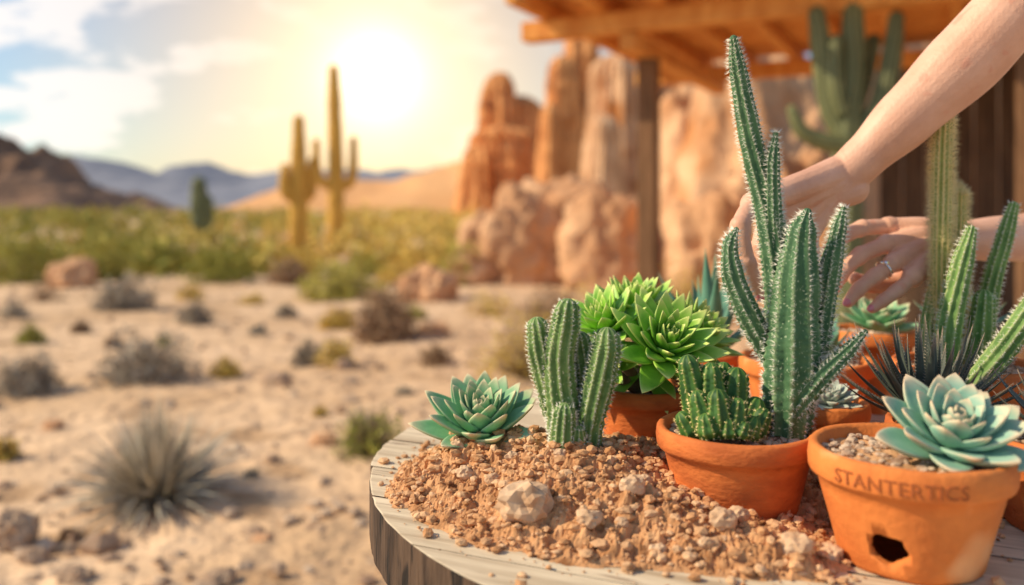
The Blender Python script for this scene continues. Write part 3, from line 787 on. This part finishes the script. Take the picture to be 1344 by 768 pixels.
for i in range(32):
    A=i/32*TAU; rd=x*math.cos(A)+y*math.sin(A)
    for k in range(8):
        B=k/8*TAU; vs.append(c+rd*(.0116+.0013*math.cos(B))+t*.0016*math.sin(B))
for i in range(32):
    for k in range(8): fs.append((i*8+k,((i+1)%32)*8+k,((i+1)%32)*8+(k+1)%8,i*8+(k+1)%8))
rm.add(vs,fs); dn=(dor2-t*dor2.dot(t)).normalized(); chunk(rm,c+dn*.0145,.0040,T=I1)
mkobj('ring',rm,[M_silver],False,person)
bd=MB(); PX=1.14
tube(bd,[(Vector((PX+.02,1.36,.98)),.15),(Vector((PX,1.36,1.15)),.125),(Vector((PX,1.36,1.30)),.15),(Vector((PX,1.36,1.38)),.14)],sides=28)
tube(bd,[(Vector((PX,1.20,1.385)),.06),(Vector((PX,1.52,1.385)),.06)]); 
tube(bd,[(Vector((PX-.02,1.20,1.385)),.058),(S1+Vector((.07,.02,0)),.062)]); tube(bd,[(Vector((PX,1.53,1.38)),.058),(S2+Vector((0,0,-.02)),.062)])
fuse('shirt',bd,[M_shirt],person,.008,4)
lg=MB()
for yy in (1.28,1.45): tube(lg,[(Vector((PX+.02,yy,.92)),.10),(Vector((PX+.01,yy,.5)),.065),(Vector((PX+.02,yy,.12)),.05)])
fuse('jeans',lg,[M_jean],person,.008,4)
sh_=MB()
for yy in (1.28,1.45): tube(sh_,[(Vector((PX+.03,yy,.055)),.045),(Vector((PX-.12,yy,.045)),.038)])
fuse('boots',sh_,[M_post],person,.006,3)
hd=MB(); hc=Vector((PX-.05,1.36,1.60))
v,f=I5; hd.add([hc+Vector((q.x*.085,q.y*.072,q.z*.105)) for q in v],f)
tube(hd,[(Vector((PX,1.36,1.40)),.05),(Vector((PX-.02,1.36,1.53)),.048)])
tube(hd,[(hc+Vector((-.04,0,-.07)),.035),(hc+Vector((-.06,0,-.075)),.025)])
tube(hd,[(hc+Vector((-.082,0,.01)),.008),(hc+Vector((-.098,0,-.022)),.011)])
for s_ in (-1,1): tube(hd,[(hc+Vector((.005,s_*.072,.012)),.010),(hc+Vector((.0,s_*.072,-.018)),.008)])
tube(hd,[(hc+Vector((-.080,-.018,-.052)),.006),(hc+Vector((-.086,0,-.052)),.007),(hc+Vector((-.080,.018,-.052)),.006)])
fuse('head',hd,[M_skin],person,.004,4)
ey=MB()
for s_ in (-1,1):
    ey.add([hc+Vector((-.072,s_*.03,.005))+q*.011 for q in I2[0]],I2[1],0); ey.add([hc+Vector((-.080,s_*.03,.004))+q*.0045 for q in I2[0]],I2[1],1)
mkobj('eyes',ey,[M_eye,M_pupil],True,person)
hr=MB(); hr.add([hc+Vector((.022,0,.022))+Vector((q.x*.088,q.y*.083,q.z*.102)) for q in v],f)
tube(hr,[(hc+Vector((.07,0,.02)),.06),(hc+Vector((.10,0,-.12)),.045),(hc+Vector((.11,0,-.24)),.02)])
fuse('hair',hr,[M_hair],person,.006,3)

# ---------------------------------------------------------------- sun & sky
AZ=math.radians(-92); EL=math.radians(36)
sd=Vector((math.sin(AZ)*math.cos(EL),math.cos(AZ)*math.cos(EL),math.sin(EL)))
sl=bpy.data.lights.new('sun','SUN'); sl.energy=5.0; sl.angle=math.radians(.6); sl.color=(1,.84,.58)
so=bpy.data.objects.new('sun',sl); so.rotation_euler=sd.to_track_quat('Z','Y').to_euler(); so.location=(-5,5,8); scene.collection.objects.link(so)
w=bpy.data.worlds.new('World'); scene.world=w; w.use_nodes=True; nt=w.node_tree; N=nt.nodes; L=nt.links; N.clear()
out=N.new('ShaderNodeOutputWorld'); bg=N.new('ShaderNodeBackground'); bg.inputs[1].default_value=.135
sky=N.new('ShaderNodeTexSky'); sky.sky_type='NISHITA'; sky.sun_disc=False; sky.sun_elevation=EL; sky.sun_rotation=AZ; sky.dust_density=.6; sky.air_density=1.0
tc=N.new('ShaderNodeTexCoord')
def math_(op,a,b=None,clamp=False):
    n=N.new('ShaderNodeMath'); n.operation=op; n.use_clamp=clamp
    for i,q in enumerate((a,b)):
        if q is None: continue
        if isinstance(q,(int,float)): n.inputs[i].default_value=q
        else: L.new(q,n.inputs[i])
    return n.outputs[0]
nz=N.new('ShaderNodeVectorMath'); nz.operation='NORMALIZE'; L.new(tc.outputs['Generated'],nz.inputs[0])
def ddot(v):
    dp=N.new('ShaderNodeVectorMath'); dp.operation='DOT_PRODUCT'; dp.inputs[1].default_value=Vector(v).normalized(); L.new(nz.outputs[0],dp.inputs[0])
    return math_('MAXIMUM',dp.outputs['Value'],0.0)
dot=ddot((494-672,1120,275-100))
def glow(p,col,st):
    g=math_('POWER',dot,p); m=math_('MULTIPLY',g,st)
    b=N.new('ShaderNodeBackground'); b.inputs[0].default_value=(*col,1); L.new(m,b.inputs[1]); return b.outputs[0]
tint=N.new('ShaderNodeMix'); tint.data_type='RGBA'; tint.blend_type='MULTIPLY'; tint.inputs[0].default_value=1; L.new(sky.outputs[0],tint.inputs[6]); tint.inputs[7].default_value=(.68,.93,1.08,1)
dust=N.new('ShaderNodeMix'); dust.data_type='RGBA'; dust.blend_type='MULTIPLY'; L.new(math_('POWER',dot,20),dust.inputs[0]); L.new(tint.outputs[2],dust.inputs[6]); dust.inputs[7].default_value=(1.25,.70,.40,1)
mp=N.new('ShaderNodeMapping'); mp.inputs['Scale'].default_value=(7,7,18); mp.inputs['Location'].default_value=(.6,.2,.1); L.new(nz.outputs[0],mp.inputs[0])
cn=N.new('ShaderNodeTexNoise'); cn.inputs['Scale'].default_value=1.3; cn.inputs['Detail'].default_value=6; cn.inputs['Roughness'].default_value=.55; L.new(mp.outputs[0],cn.inputs['Vector'])
bank=math_('MULTIPLY',math_('POWER',ddot((40-672,1120,275-105)),160),.12)
cr=N.new('ShaderNodeMapRange'); cr.inputs[1].default_value=.545; cr.inputs[2].default_value=.61; L.new(math_('ADD',cn.outputs['Fac'],bank),cr.inputs[0])
away=math_('SUBTRACT',1.0,math_('POWER',dot,18))
cf=math_('MULTIPLY',math_('MULTIPLY',cr.outputs[0],1.0),away)
mx=N.new('ShaderNodeMix'); mx.data_type='RGBA'; L.new(cf,mx.inputs[0]); L.new(dust.outputs[2],mx.inputs[6]); mx.inputs[7].default_value=(7.8,7.5,7.2,1)
L.new(mx.outputs[2],bg.inputs[0])
cur=bg.outputs[0]
for g in (glow(900,(1,.88,.62),1.2),glow(130,(1,.74,.42),.62),glow(20,(1,.62,.32),.70)):
    ad=N.new('ShaderNodeAddShader'); L.new(cur,ad.inputs[0]); L.new(g,ad.inputs[1]); cur=ad.outputs[0]
L.new(cur,out.inputs[0])

# ---------------------------------------------------------------- camera
cam=bpy.data.cameras.new('camera'); co=bpy.data.objects.new('camera',cam); scene.collection.objects.link(co)
co.location=(0,0,EYE); co.rotation_euler=(math.radians(90),0,0); cam.lens=30; cam.sensor_width=36; cam.shift_y=-109/1344
cam.clip_start=.05; cam.clip_end=9000
cam.dof.use_dof=True; cam.dof.focus_distance=.91; cam.dof.aperture_fstop=2.3
scene.camera=co
scene.view_settings.view_transform='Standard'; scene.view_settings.look='None'; scene.view_settings.exposure=0
